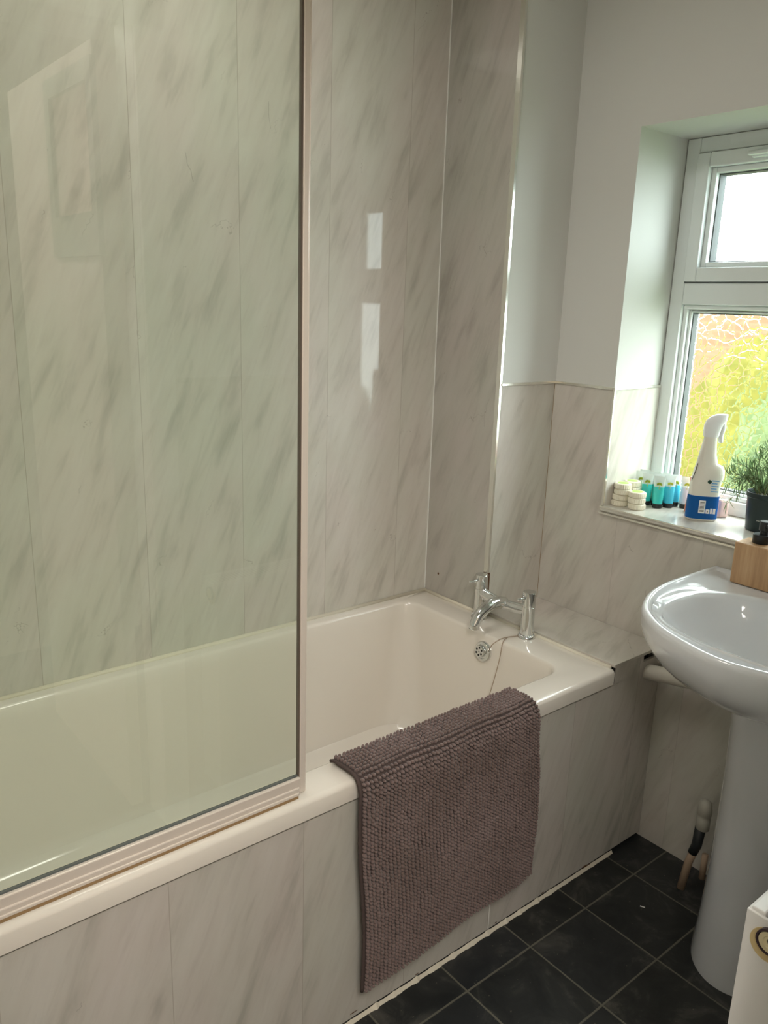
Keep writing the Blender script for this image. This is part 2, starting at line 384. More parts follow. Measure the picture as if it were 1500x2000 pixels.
# casement handle on the top rail of the sash
bm = BM(); box(bm, RV-.026, RV-.012, -.745, -.655, z1-.068, z1-.050, .004); box(bm, RV-.040, RV-.026, -.760, -.650, z1-.064, z1-.054, .004)
o = fin('window_handle', bm, M_frame, win); o.location = -win.location

# ------------------------------------------------------------------ outside
M_grass = mat('lawn', (.09, .14, .03), .9)
struct(slab('ground', .9, 14, -8, 12, -.35, -.30, M_grass))
def leafmat(name, a, b, sc=14):
    M = mat(name, rough=.8); N = NT(M); tc = N.n('ShaderNodeTexCoord')
    N.t.links.new(N.ramp(N.noise(tc.outputs['Object'], sc, 4), [(.35, a), (.65, b)]), N.b.inputs['Base Color']); return M
def bush(name, loc, rx, ry, h, M, lab):
    bm = BM(); bmesh.ops.create_icosphere(bm, subdivisions=4, radius=1)
    for v in bm.verts:
        n = v.co.normalized(); d = 1 + .10*math.sin(7*n.x+3*n.z)*math.cos(6*n.y-2*n.x) + .05*rng.standard_normal()
        sx = abs(n.x)**.6*np.sign(n.x); v.co = Vector((sx*rx*d, n.y*ry*d, (n.z*.5+.5)*h*d**.5))
    o = fin(name, bm, M, smooth=False); o.location = loc; tag(o, lab, 'shrub'); return o
bush('garden_hedge', (2.75, -.12, -.30), .45, .72, 1.72, leafmat('yellow_green_leaves', (.095, .088, .005), (.135, .115, .007)), 'bright yellow-green shrub behind the textured lower pane, middle of the pane')
bush('garden_shrub', (1.75, -.55, -.30), .40, .42, 1.62, leafmat('pale_green_leaves', (.075, .105, .032), (.110, .145, .052)), 'pale green shrub behind the textured lower pane, at its right')
M_brick = mat('orange_brick', rough=.85); N = NT(M_brick); br = N.n('ShaderNodeTexBrick'); br.inputs['Scale'].default_value = 4.5
br.inputs['Color1'].default_value = (.175, .085, .045, 1); br.inputs['Color2'].default_value = (.20, .105, .058, 1); br.inputs['Mortar'].default_value = (.19, .12, .07, 1)
uvn = N.n('ShaderNodeUVMap'); N.t.links.new(uvn.outputs[0], br.inputs['Vector']); N.t.links.new(br.outputs[0], N.b.inputs['Base Color'])
bw = slab('garden_wall', 4.4, 4.6, -3.0, 7.0, -.30, 1.52, M_brick); tag(bw, 'orange brick garden wall glimpsed through the top left of the textured pane', 'garden wall')

# ------------------------------------------------------------------ bath
bath = empty('bathtub', (-.83, -.35, 0)); tag(bath, 'cream acrylic bathtub fitted along the marble panelled wall', 'bathtub')
def at(o, root):
    o.parent = root; o.location = -Vector(root.location); return o
XB = .016
OL = lambda z, e=0, r=.012: rrect(XL+.003, XB-e, -.7045+e, -.003, r, z)
IL = lambda z, t: rrect(-1.595+.16*t**1.3, -.100-.045*t, -.620+.045*t, -.042-.040*t, .048+.055*t, z)
loops = [OL(H-.040, .008), OL(H-.040), OL(H-.010), OL(H-.003, .003), OL(H, .010)]
inner = [IL(H, 0)]
def ILo(z, o): return rrect(-1.595-o, -.100+o, -.620-o, -.042+o, .048+o, z)
loops += [ILo(H, .010), ILo(H-.002, .004), ILo(H-.008, .0)]
for k in range(1, 13):
    t = k/12; z = H-.008-.352*t; loops.append(IL(z, t))
loops.append([tuple(Vector(p)+Vector((0, 0, -.016))) for p in rrect(-1.42, -.17, -.555, -.110, .09, H-.36)])
loops.append(rrect(-1.38, -.20, -.525, -.140, .08, H-.384))
bm = BM(); loft(bm, loops, False, True); at(fin('tub', bm, M_bath, None, autosmooth=math.radians(50)), bath)
# overflow fitting on the tap-end wall
ovx, ovy, ovz = -.1085, -.365, .528
ax = Vector((-1, 0, .13)).normalized()
bm = BM(); lathe(bm, [(.0285, -.004), (.0285, .002), (.026, .005), (.0200, .006), (.0190, .0045), (.0001, .0045)], (ovx, ovy, ovz), 32, ax, True, False)
lathe(bm, [(.0165, .004), (.0165, .010), (.015, .012), (.0001, .012)], (ovx, ovy+.004, ovz), 28, ax, True, False)
ovf = fin('overflow_plate', bm, M_chrome, None, autosmooth=math.radians(40)); at(ovf, bath)
q = Vector((0, 0, 1)).rotation_difference(ax); bm = BM()
for k in range(7):
    a = 2*PI*k/6; p = Vector((0, 0, .0121)) if k == 6 else Vector((.0102*math.cos(a), .0102*math.sin(a), .0121))
    lathe(bm, [(.0030 if k < 6 else .0014, 0), (.0030 if k < 6 else .0014, .0004)], Vector((ovx, ovy+.004, ovz)) + q @ p, 10, ax)
hh = fin('overflow_holes', bm, M_darkgap, None); hh.parent = ovf
# sealant beads
bm = BM(); tube(bm, [(XL+.004, -.003, H+.001), (0, -.003, H+.001)], .0065, 8); tube(bm, [(-.003, 0, H+.001), (-.003, D1, H+.001), (XB, D1-.004, H+.001)], .006, 8)
tube(bm, [(XB-.0045, -.688, H-.0015), (XB-.0045, D1-.004, H-.0015)], .0065, 8)
struct(fin('trim_bath_sealant', bm, M_sealant, smooth=True))

# bath panel (marbled boards under the rim)
bm = BM(); box(bm, XL+.003, L-.006, -.6965, -.6885, .012, .527); box(bm, XL+.003, .020, -.6965, -.6885, .526, H-.036); box(bm, .0225, L-.006, -.6965, -.6885, .526, .556); box(bm, .0225, .145, -.6965, -.6885, .556, .5735)
at(fin('side_panel', bm, M_bpanel, uv=True), bath)
bm = BM(); box(bm, .0190, .0224, -.6955, -.6900, .50, .572); box(bm, .02, L-.006, -.66, -.655, .50, H+.0005); box(bm, L-.0061, L-.0040, -.6955, -.690, .01, .556); at(fin('board_gap', bm, M_darkgap), bath)
# ragged old sealant along the foot of the panel
bm = BM(); xs = np.linspace(-1.2, .10, 160); pts0 = []; 
for i, x in enumerate(xs):
    pts0.append((x, .0018+.0022*max(0, math.sin(i*.9)+.6*math.sin(i*2.3))*(1 if -.75 < x < -.15 else .45)))
lo = [[(x, -.6965, .0), (x, -.6965-.003-w, .0), (x, -.6975-.001, .002+w*1.4), (x, -.6965, .006+w)] for x, w in pts0]
loft(bm, lo); struct(fin('trim_floor_sealant', bm, M_sealant))
bm = BM()
for (x, zz, s) in ((-.783, .022, .010), (-.61, .015, .005), (-.36, .016, .004), (-.19, .014, .006), (-.02, .012, .012), (-.01, .008, .02)):
    tube(bm, [(x-s, -.6966, zz), (x-s*.2, -.6966, zz+.0012), (x+s, -.6966, zz+.0004)], [.0004, .0013, .0004], 6)
struct(fin('trim_panel_chips', bm, M_rust))
bm = BM(); box(bm, -.388, -.3855, -.6972, -.6966, .012, .30); struct(fin('trim_panel_joint', bm, M_whitepl))

# marbled ledge between tub and window wall
lg = slab('ledge_board', XB-.001, L-.005, -.6985, D1-.0015, H+.0008, H+.0090, M_ledge, bev=.0008); tag(lg, 'marble effect board bridging the bathtub tap end and the window wall', 'shelf')

# ------------------------------------------------------------------ shower screen
ss = empty('shower_screen', (-1.3, -.6766, H)); tag(ss, 'clear glass shower screen with a pale metal post, standing on the bathtub rim', 'shower screen')
SX = -.9095; YS = -.6766
bm = BM(); box(bm, XL+.02, SX+.002, YS-.0025, YS+.0025, H+.034, 1.985); at(fin('glass_panel', bm, M_glass), ss)
bm = BM(); box(bm, SX, SX+.0110, YS-.0055, YS+.0055, H+.004, 1.99, .0015); box(bm, SX+.0110, SX+.0130, YS-.0045, YS+.0045, H+.004, 1.99, .0008)
at(fin('post', bm, M_rail), ss)
bm = BM(); box(bm, SX-.0026, SX, YS-.0036, YS+.0036, H+.036, 1.985); at(fin('post_gasket', bm, mat('post_gasket', (.13, .10, .08), .5)), ss)
bm = BM(); box(bm, XL+.02, SX-.001, YS-.010, YS+.010, H+.018, H+.038, .002); box(bm, XL+.02, SX-.004, YS-.0125, YS+.012, H+.010, H+.021, .002); box(bm, XL+.02, SX-.006, YS-.0145, YS+.013, H+.006, H+.012, .0015)
at(fin('bottom_rail', bm, M_rail), ss)
bm = BM(); box(bm, XL+.02, SX-.008, YS-.0135, YS+.012, H+.0005, H+.006); at(fin('seal_strip', bm, M_brownseal), ss)
bm = BM(); box(bm, XL+.02, SX-.001, YS-.0034, YS+.0034, H+.0380, H+.0396); at(fin('glass_gasket', bm, M_gasket), ss)

# ------------------------------------------------------------------ bath mixer tap
tap = empty('bath_mixer_tap', (-.02, -.349, H)); tag(tap, 'chrome two-pillar bath mixer tap with a curved spout on the bathtub rim', 'tap')
TP = [(-.018, -.436), (-.022, -.262)]
bridge_pts = bez([(TP[1][0], TP[1][1], H+.080), (TP[1][0]-.002, -.300, H+.073), (-.024, -.349, H+.069), (TP[0][0]-.002, -.398, H+.072), (TP[0][0], TP[0][1], H+.078)], 8)
for (x, y) in TP:
    bm = BM(); lathe(bm, [(.0245, 0), (.0245, .003), (.0225, .006), (.019, .007), (.0178, .008), (.0178, .088), (.0172, .0885)], (x, y, H), 40)
    p_ = at(fin('pillar', bm, M_chrome, autosmooth=math.radians(35)), tap)
    bm = BM()
    for k in range(26):
        a = 2*PI*k/26; bmesh.ops.create_icosphere(bm, subdivisions=1, radius=.0019, matrix=Matrix.Translation((x+.0205*math.cos(a), y+.0205*math.sin(a), H+.0078)))
    bb = fin('beaded_ring', bm, M_chrome, smooth=True); bb.parent = p_
    bm = BM(); lathe(bm, [(.0165, .0885), (.0165, .0895), (.0182, .090), (.0182, .1290), (.0172, .1303), (.0001, .1303)], (x, y, H), 40, cap1=False)
    cp = at(fin('headwork_cap', bm, M_chrome, autosmooth=math.radians(35)), tap)
    bm = BM(); tube(bm, [(x-.014, y, H+.115), (x-.044, y+.002, H+.1155), (x-.046, y+.002, H+.1155)], [.0037, .0037, .0025], 14)
    lv = fin('lever', bm, M_chrome, autosmooth=math.radians(40)); lv.parent = cp
bm = BM(); tube(bm, bridge_pts, .0152, 24, False); at(fin('bridge', bm, M_chrome, smooth=True), tap)
sp_pts = bez([(-.020, -.349, H+.071), (-.045, -.349, H+.078), (-.080, -.349, H+.075), (-.112, -.349, H+.060), (-.130, -.349, H+.036), (-.133, -.349, H+.022)], 8)
bm = BM(); tube(bm, sp_pts, [.0175-.0030*min(1, i/30) for i in range(len(sp_pts))], 24, False)
e = Vector(sp_pts[-1]); lathe(bm, [(.0145, .0), (.0130, -.001), (.0120, .004)], e, 24, (0.05, 0, 1), False, True)
at(fin('spout', bm, M_chrome, autosmooth=math.radians(60)), tap)
# plug cord
bm = BM()
tube(bm, bez([(-.036, -.424, H+.003), (-.066, -.413, H+.003), (-.092, -.408, H+.001), (-.110, -.398, H-.014), (-.114, -.388, ovz+.008)], 6), .0012, 6)
tube(bm, bez([(-.070, -.414, H+.003), (-.098, -.424, H-.002), (-.112, -.428, H-.05), (-.135, -.428, H-.125), (-.16, -.41, H-.25), (-.19, -.37, H-.374)], 6), .0012, 6)
tag(fin('plug_cord', bm, mat('plug_cord', (.42, .33, .25), .4, metal=.4), smooth=True), 'thin plug cord from the near tap pillar to the overflow and into the tub', 'cord')

# ------------------------------------------------------------------ bath mat hung over the rim
mt = empty('bath_mat', (-.55, -.71, H)); tag(mt, 'brown chenille bobble bath mat hung over the front rim of the bathtub', 'bath mat')
M_matb = mat('mat_backing', (.075, .052, .047), .9)
M_bob = mat('chenille', (.16, .115, .105), .95, spec=.15); N = NT(M_bob)
tc = N.n('ShaderNodeTexCoord'); cA = N.ramp(N.noise(tc.outputs['Object'], 7, 3, .6), [(.35, (.095, .062, .050)), (.6, (.145, .100, .090)), (.8, (.185, .135, .130))])
cB = N.mix(N.m('MULTIPLY', N.noise(tc.outputs['Object'], 400, 2), .5), cA, (.32, .24, .23)); N.t.links.new(cB, N.b.inputs['Base Color'])
N.b.inputs['Sheen Weight'].default_value = .3; N.b.inputs['Sheen Roughness'].default_value = .5
prof = bez([(0, -.632, H+.003), (0, -.640, H+.007), (0, -.655, H+.008), (0, -.690, H+.009), (0, -.708, H+.005), (0, -.7195, H-.015), (0, -.722, H-.06), (0, -.724, H-.20), (0, -.727, H-.34), (0, -.728, H-.47)], 24)
cum = [0]
for a, b in zip(prof, prof[1:]): cum.append(cum[-1]+(b-a).length)
cum = np.array(cum); P2 = np.array([[p.y, p.z] for p in prof]); TL = cum[-1]
MX0, MX1 = -.806, -.296
def matpt(u, s):
    """u 0..1 across (x), s 0..1 along -> position and outward normal"""
    ln = TL*(1-.075*u*(1 if s > .2 else s/.2))
    d = s*ln
    y = np.interp(d, cum, P2[:, 0]); z = np.interp(d, cum, P2[:, 1])
    y2 = np.interp(d+.003, cum, P2[:, 0]); z2 = np.interp(d+.003, cum, P2[:, 1]); tt = np.array([0, y2-y, z2-z]); tt /= np.linalg.norm(tt)+1e-9
    n = np.array([0, tt[2], -tt[1]])
    if d > TL-.003: n = np.array([0, -1., 0])
    side = (.004*math.sin(s*9+1) + .006*s)*(1-u) - (.004*math.sin(s*8) )*u + .012*max(0, s-.15)*(u if s > .15 else 0)
    x = MX0 + (MX1-MX0)*u + side + .010*s*(1-u)*1.5
    wv = .003*math.sin(u*11+s*5)*(s > .25)*min(1, (s-.25)*4)
    return np.array([x, y, z]) + n*wv, n, tt
nu, nv = 40, 70; V = []; F = []
for lay in (0.0, .004):
    for j in range(nv+1):
        for i in range(nu+1):
            p, n, _ = matpt(i/nu, j/nv); V.append(p+n*lay)
o1 = (nu+1)*(nv+1)
for j in range(nv):
    for i in range(nu):
        a = j*(nu+1)+i; F.append((a, a+1, a+nu+2, a+nu+1)); F.append((o1+a, o1+a+nu+1, o1+a+nu+2, o1+a+1))
for i in range(nu):
    F.append((i, o1+i, o1+i+1, i+1)); a = nv*(nu+1)+i; F.append((a, a+1, o1+a+1, o1+a))
for j in range(nv):
    a = j*(nu+1); F.append((a, a+nu+1, o1+a+nu+1, o1+a)); a += nu; F.append((a, o1+a, o1+a+nu+1, a+nu+1))
at(pyd('backing', V, F, M_matb, smooth=True), mt)
# hem tube along the left edge
bm = BM(); hp = []
for j in range(nv+1):
    p, n, _ = matpt(0, j/nv); hp.append(Vector(p+n*.003-np.array([.002, 0, 0])))
tube(bm, hp, .0036, 8); at(fin('hem', bm, M_matb, smooth=True), mt)
# bobbles
bm = BM(); bmesh.ops.create_uvsphere(bm, u_segments=7, v_segments=5, radius=1); bv = np.array([v.co[:] for v in bm.verts]); bf = [[v.index for v in f.verts] for f in bm.faces]; bm.free()
NU, NV = 54, 66; V = []; F = []
for j in range(NV):
    for i in range(NU):
        u = (i+.6+.03*rng.standard_normal()+.08*math.sin(j*.35+i*.9))/(NU+.2); s = (j+.5+.04*rng.standard_normal()+.15*math.sin(i*.3+j*.11))/NV
        p, n, tt = matpt(min(max(u, 0.004), .999), min(max(s, .003), .999))
        bu = np.array([1., 0, 0]); r = .0043*(1+.08*rng.standard_normal())
        ru, rt, rn = r*.95, r*.88, r*1.2
        lean = .45*rng.standard_normal()
        nn = n+tt*(.30+.06*rng.standard_normal())+bu*.06*lean; nn /= np.linalg.norm(nn)
        M3 = np.array([bu*ru, tt*rt, nn*rn]); k0 = len(V)
        pts = bv @ M3 + p + nn*.0068
        V.extend(pts); F.extend([[a+k0 for a in f] for f in bf])
pl = at(pyd('bobble_pile', V, F, M_bob), mt); pl['kind'] = 'stuff'

# ------------------------------------------------------------------ basin and pedestal
BYC = -1.108
basin = empty('washbasin', (0, BYC, 0)); tag(basin, 'white ceramic washbasin on a pedestal below the window', 'washbasin')
half = [(.2285, -.806), (.18, -.8055), (.098, -.806), (.015, -.807), (-.072, -.821), (-.143, -.850), (-.196, -.886), (-.248, -.950), (-.280, -1.025), (-.294, -1.075), (-.297, BYC)]
full = [Vector((x, y, 0)) for x, y in half] + [Vector((x, 2*BYC-y, 0)) for x, y in half[-2::-1]]
def resample(p, n):
    d = [0]
    for a, b in zip(p, p[1:]): d.append(d[-1]+(b-a).length)
    d = np.array(d); t = np.linspace(0, d[-1], n)
    return [Vector((np.interp(s, d, [q.x for q in p]), np.interp(s, d, [q.y for q in p]), 0)) for s in t]
NB = 84
out = resample(bez(full, 8), NB) ; back = [Vector((.2285, 2*BYC+.806+(-.806-(2*BYC+.806))*k/13, 0)) for k in range(1, 13)]
out = out + back
cen = Vector((-.02, BYC, 0))
ZB = .838
def ins(o, z, f=1.0, c=cen, zf=0):
    r = []
    for p in out:
        d = (p-c); ln = d.length; q = c + d*max(0, (ln-o)/ln)*f
        if o > 0 or f < 1: pass
        r.append((min(q.x, .2285), q.y, z))
    return r
# bowl opening (resampled ellipse-like curve, aligned by angle)
def bowl(z, sc, cx=-.045, a=.175, b=.245, e=2.4):
    r = []
    for p in out:
        an = math.atan2(p.y-BYC, p.x-cx); ca, sa = math.cos(an), math.sin(an)
        rad = (abs(ca/a)**e+abs(sa/b)**e)**(-1/e)
        r.append((cx+rad*sc*ca, BYC+rad*sc*sa, z))
    return r
def under(t):
    """t 0 rim .. 1 throat: shrink to pedestal top"""
    z = ZB-.022-.157*t
    k = 1-(1-math.sqrt(max(0, 1-t**2.0)))*.74 if t < 1 else .26
    r = []
    for p in out:
        c2 = Vector((.09, BYC, 0)); q = c2 + (p-c2)*k
        if p.x > .2: q.x = .2285 if t < .75 else .2285-(t-.75)*.3
        r.append((q.x, q.y, z))
    return r
loops = [under(t) for t in (1, .985, .94, .86, .74, .60, .45, .30, .16, .06)]
loops += [ins(.000, ZB-.014), ins(.0, ZB-.006), ins(.004, ZB-.001), ins(.010, ZB), ins(.016, ZB-.003), ins(.021, ZB-.009)]
loops += [bowl(ZB-.011, 1.06), bowl(ZB-.013, 1.0), bowl(ZB-.022, .965), bowl(ZB-.045, .92), bowl(ZB-.075, .84), bowl(ZB-.105, .70), bowl(ZB-.128, .48), bowl(ZB-.140, .22), bowl(ZB-.142, .06)]
bm = BM(); loft(bm, loops, True, True); at(fin('bowl', bm, M_ceramic, autosmooth=math.radians(60)), basin)
bm = BM()
def ped(z, fr, hw, n=40):
    pts = [(.15, BYC-hw*.9, z)]
    for k in range(n+1):
        a = -PI/2 - PI*k/n; pts.append((.07+(.07-fr)*math.cos(a)*1.0, BYC+hw*math.sin(a), z))
    pts.append((.15, BYC+hw*.9, z)); return pts
loft(bm, [ped(0, -.098, .119), ped(.01, -.098, .119), ped(.1, -.092, .112), ped(.25, -.088, .106), ped(.45, -.088, .104), ped(.60, -.092, .108), ped(.66, -.10, .115)])
at(fin('pedestal', bm, M_ceramic, autosmooth=math.radians(50)), basin)
bm = BM(); lathe(bm, [(.021, 0), (.021, .002), (.012, .001)], (-.045, BYC, ZB-.142), 24); at(fin('waste', bm, M_chrome, smooth=True), basin)
# basin tap pillar near the back, mostly outside the picture
bt = empty('basin_tap', (.15, -1.20, ZB-.011)); tag(bt, 'chrome tap on the back of the washbasin', 'tap')
bm = BM(); lathe(bm, [(.025, 0), (.022, .006), (.016, .01), (.016, .10), (.012, .106)], (0, 0, 0), 28); fin('tap_body', bm, M_chrome, bt, autosmooth=.6)
bm = BM(); tube(bm, bez([(0, 0, .07), (-.04, 0, .085), (-.09, 0, .075), (-.105, 0, .055)], 6), .010, 16); fin('spout', bm, M_chrome, bt, smooth=True)

# waste pipe
bm = BM(); tube(bm, [(.170, -.688, .520), (.168, -.82, .545), (.165, -1.0, .58)], .0205, 24)
tag(fin('waste_pipe', bm, mat('waste_pipe', (.66, .63, .56), .35), autosmooth=.7), 'cream plastic waste pipe running from the bath panel corner behind the washbasin', 'pipe')
# supply pipe beside pedestal
su = empty('supply_pipe', (.15, -.90, 0)); tag(su, 'small water pipe with a black wrapped section standing behind the washbasin pedestal', 'pipe')
bm = BM(); lathe(bm, [(.013, .178), (.017, .181), (.017, .212), (.014, .216), (.018, .222), (.018, .238), (.015, .256), (.006, .262)], (0, -.012, 0), 20)
for v in bm.verts: v.co.x *= .9
fin('valve_body', bm, mat('grey_white_plastic', (.45, .44, .38), .4), su, smooth=True)
bm = BM(); tube(bm, [(0, -.008, .182), (-.003, -.006, .13), (-.008, .0, .105)], [.0135, .0125, .0115], 16); fin('black_sleeve', bm, M_black, su, smooth=True)
bm = BM(); tube(bm, [(-.006, -.004, .118), (-.012, .004, .08), (-.022, .010, .0)], .010, 16); tube(bm, [(.0, -.030, .115), (.0, -.030, .045)], .008, 12); fin('beige_pipe', bm, mat('beige_pipe', (.42, .31, .22), .5), su, smooth=True)

# ------------------------------------------------------------------ radiator
rd = empty('radiator', (-.4, -1.44, 0)); tag(rd, 'white panel radiator on the wall facing the bathtub, its end towards us', 'radiator')
RX0, RX1, RY0, RY1, RZ0, RZ1 = -.699, -.10, -1.489, -1.388, .12, .720
bm = BM(); box(bm, RX0, RX1, RY1-.012, RY1, RZ0, RZ1-.004, .004); at(fin('front_panel', bm, M_rad), rd)
bm = BM(); box(bm, RX0+.01, RX1-.01, RY0, RY0+.012, RZ0, RZ1-.01, .004); at(fin('rear_panel', bm, M_rad), rd)
bm = BM(); box(bm, RX0-.0015, RX0+.003, RY0-.002, RY1, RZ0+.001, RZ1-.006, .0015); at(fin('end_panel', bm, M_rad), rd)
bm = BM(); box(bm, RX1-.003, RX1, RY0, RY1-.003, RZ0, RZ1-.010, .001); at(fin('end_panel', bm, M_rad), rd)
bm = BM(); box(bm, RX0+.001, RX1, RY1-.022, RY1-.004, RZ1-.012, RZ1-.001, .002); box(bm, RX0+.001, RX1, RY0, RY0+.016, RZ1-.012, RZ1-.004, .002)
for k in range(56):
    x = RX0+.012+k*.0103; box(bm, x, x+.005, RY0+.010, RY1-.018, RZ1-.010, RZ1-.005)
at(fin('top_grille', bm, M_rad), rd)
bm = BM(); cy, cz = -1.423, .688; axm = (-1, 0, 0)
lathe(bm, [(.0225, .001), (.0225, .0028), (.0001, .0028)], (RX0, cy+.003, cz-.008), 32, axm, True, False)
pg = fin('washer', bm, mat('yellowed_washer', (.62, .48, .25), .5), None); at(pg, rd)
bm = BM(); lathe(bm, [(.0175, .001), (.0175, .007), (.0150, .0075), (.0145, .004), (.0001, .004)], (RX0, cy, cz), 32, axm, True, False)
rg = fin('dark_ring', bm, mat('dark_ring', (.05, .03, .035), .4), None); at(rg, rd)
bm = BM(); lathe(bm, [(.0142, .003), (.0140, .0065), (.0085, .0065), (.0075, .005), (.0045, .005), (.004, .004)], (RX0, cy, cz), 32, axm); at(fin('plug', bm, mat('pale_plug', (.70, .62, .40), .4)), rd)

# ------------------------------------------------------------------ things on the sill
# bamboo soap dispenser holder standing on basin
bh = empty('bamboo_dispenser', (.207, -.955, ZB-.008)); tag(bh, 'bamboo block soap dispenser with black pumps standing on the back corner of the washbasin', 'soap dispenser')
M_bam = mat('bamboo', rough=.45); N = NT(M_bam); tc = N.n('ShaderNodeTexCoord'); mp = N.n('ShaderNodeMapping'); mp.inputs['Scale'].default_value = (90, 90, 5); N.t.links.new(tc.outputs['Object'], mp.inputs[0])
N.t.links.new(N.ramp(N.noise(mp.outputs[0], 1.0, 4, .6), [(.3, (.36, .21, .105)), (.55, (.50, .31, .165)), (.8, (.60, .40, .23))]), N.b.inputs['Base Color'])
bm = BM(); box(bm, -.047, .018, -.09, .072, 0, .099, .003, 3); fin('body', bm, M_bam, bh)
for yy in (.030, -.050):
    bm = BM(); lathe(bm, [(.0185, .099), (.0195, .1005), (.0195, .119), (.0180, .1205), (.0001, .1205)], (.022-.030, yy, 0), 32, cap1=False); pc = fin('pump_collar', bm, M_black, bh, autosmooth=.7)
    bm = BM(); lathe(bm, [(.009, .120), (.009, .128), (.0125, .130), (.0125, .150), (.0115, .1515), (.0001, .1515)], (-.008, yy-.004, 0), 28, cap1=False); tube(bm, [(-.008, yy-.004, .143), (-.030, yy-.03, .143), (-.034, yy-.034, .138)], .005, 10)
    fin('pump_head', bm, M_black, bh, autosmooth=.7)

# small wrapped soap tubs in stacks
M_tub = mat('pleated_paper', (.80, .76, .62), .6); M_green = mat('green_label', (.42, .66, .14), .5)
tubroot = empty('soap_tub', (0, 0, 0))
bm = BM(); n = 48
def pl_loop(r, z, amp): return [((r+amp*math.cos(24*a))*math.cos(a), (r+amp*math.cos(24*a))*math.sin(a), z) for a in [2*PI*k/n for k in range(n)]]
loft(bm, [pl_loop(.0205, 0, 0), pl_loop(.0228, .002, .0006), pl_loop(.0232, .008, .0008), pl_loop(.0228, .0135, .0006), pl_loop(.0205, .0158, 0), pl_loop(.0190, .0158, 0)]); fin('wrapper', bm, M_tub, tubroot, autosmooth=.6)
bm = BM(); lathe(bm, [(.0150, .0158), (.0148, .0162)], (0, 0, 0), 32); fin('lid_label', bm, M_green, tubroot)
stacks = [((.283, -.4845), 4, 'tall front stack on the windowsill'), ((.284, -.5335), 3, 'low stack beside the gel tubes'), ((.331, -.4845), 4, 'back stack in the window reveal corner')]
first = True
lv4 = {1: ['only'], 2: ['bottom', 'top'], 3: ['bottom', 'middle', 'top'], 4: ['bottom', 'second from bottom', 'third from bottom', 'top']}
for (x, y), n_, ds in stacks:
    for k in range(n_):
        loc = (x+.0012*rng.standard_normal(), y+.0012*rng.standard_normal(), ZS+.0162*k); rz = rng.uniform(0, 6)
        if first: o = tubroot; o.location = loc; o.rotation_euler = (0, 0, rz); first = False
        else: o = dup(tubroot, loc, rz)
        tag(o, 'round wrapped soap, %s of the %s' % (lv4[n_][k], ds), 'soap', 'wrapped round soaps on the windowsill')

# travel tubes standing on black caps
M_clear = glass_mat('clear_tube_plastic', (.93, .96, .93), .1, 1.35)
def tube_root(kind):
    r = empty('toiletry_tube')
    nn = 28
    def lp(z):
        t = z/.086; a = .0132*(1-.03*t) + .0020*t**2; b = .0128*(1-t**1.8)+.0008
        return [(a*math.cos(2*PI*k/nn), b*math.sin(2*PI*k/nn), z) for k in range(nn)]
    gelz = .060
    gel = {'teal': ('teal_gel', (.06, .62, .58)), 'blue': ('blue_gel', (.08, .60, .78)), 'pale': ('pale_green_gel', (.55, .68, .52)), 'white': ('milky_lotion', (.66, .74, .84))}[kind]
    Mg = bpy.data.materials.get(gel[0]) or mat(gel[0], gel[1], .25, spec=.5, sss=.3, trans=.15)
    Mc = bpy.data.materials.get('frosted_tube') or mat('frosted_tube', (.80, .84, .82), .2, trans=.45, ior=1.2)
    bm = BM(); loft(bm, [lp(z) for z in np.linspace(.013, gelz, 7)]); fin('gel', bm, Mg, r, autosmooth=.8)
    bm = BM(); loft(bm, [lp(z) for z in np.linspace(gelz, .089, 6)]); fin('clear_top', bm, Mc, r, autosmooth=.8)
    bm = BM(); lathe(bm, [(.0122, 0), (.0130, .0012), (.0130, .0120), (.0124, .0128)], (0, 0, 0), 28); fin('cap', bm, M_black, r, autosmooth=.6)
    bm = BM()
    for k in range(7):       # yellow-green palm mark on the front
        a = -PI*.1 + PI*1.2*k/6; ca, sa = math.cos(a), math.sin(a); z_ = .0665; x_ = 0
        y_ = -.0128*(1-(z_/.086)**1.5)-.0024
        p0 = Vector((x_, y_, z_)); d = Vector((ca, 0, sa*.8)); pr = Vector((-sa, 0, ca))
        vs = [bm.verts.new(p0+d*.001-pr*.0009), bm.verts.new(p0+d*.0055-pr*.0018), bm.verts.new(p0+d*.0088), bm.verts.new(p0+d*.0055+pr*.0018), bm.verts.new(p0+d*.001+pr*.0009)]; bm.faces.new(vs)
    vs = [bm.verts.new((-.0007, -.0085, .054)), bm.verts.new((.0007, -.0085, .054)), bm.verts.new((.0005, -.0076, .0665)), bm.verts.new((-.0005, -.0076, .0665))]; bm.faces.new(vs)
    bmesh.ops.solidify(bm, geom=bm.faces[:], thickness=.0003)
    fin('plant_emblem', bm, bpy.data.materials.get('emblem_green') or mat('emblem_green', (.52, .56, .06), .5), r)
    return r
vaz = lambda x, y: math.atan2(y-CAMP.y, x-CAMP.x) - PI/2      # turns a tube's front to face the room
protos = {}
tl_ = [('teal', .351, -.518, 'green-teal gel tube nearest the soap stacks, front row on the windowsill'),
       ('teal', .371, -.538, 'green-teal gel tube, second in the front row from the soap stacks'),
       ('teal', .347, -.558, 'turquoise gel tube standing furthest forward on the windowsill'),
       ('blue', .379, -.571, 'bright blue gel tube, last of the tight row before the gap'),
       ('white', .412, -.602, 'milky white tube between the blue gel tube and the pink bottle'),
       ('pale', .367, -.486, 'pale green tube in the window reveal corner behind the soap stacks'),
       ('pale', .392, -.511, 'pale green tube right behind the first teal gel tube'),
       ('pale', .395, -.480, 'pale tube deepest in the window reveal corner'),
       ('teal', .400, -.540, 'teal tube in the back row against the window frame'),
       ('blue', .409, -.570, 'pale blue tube in the back row against the window frame')]
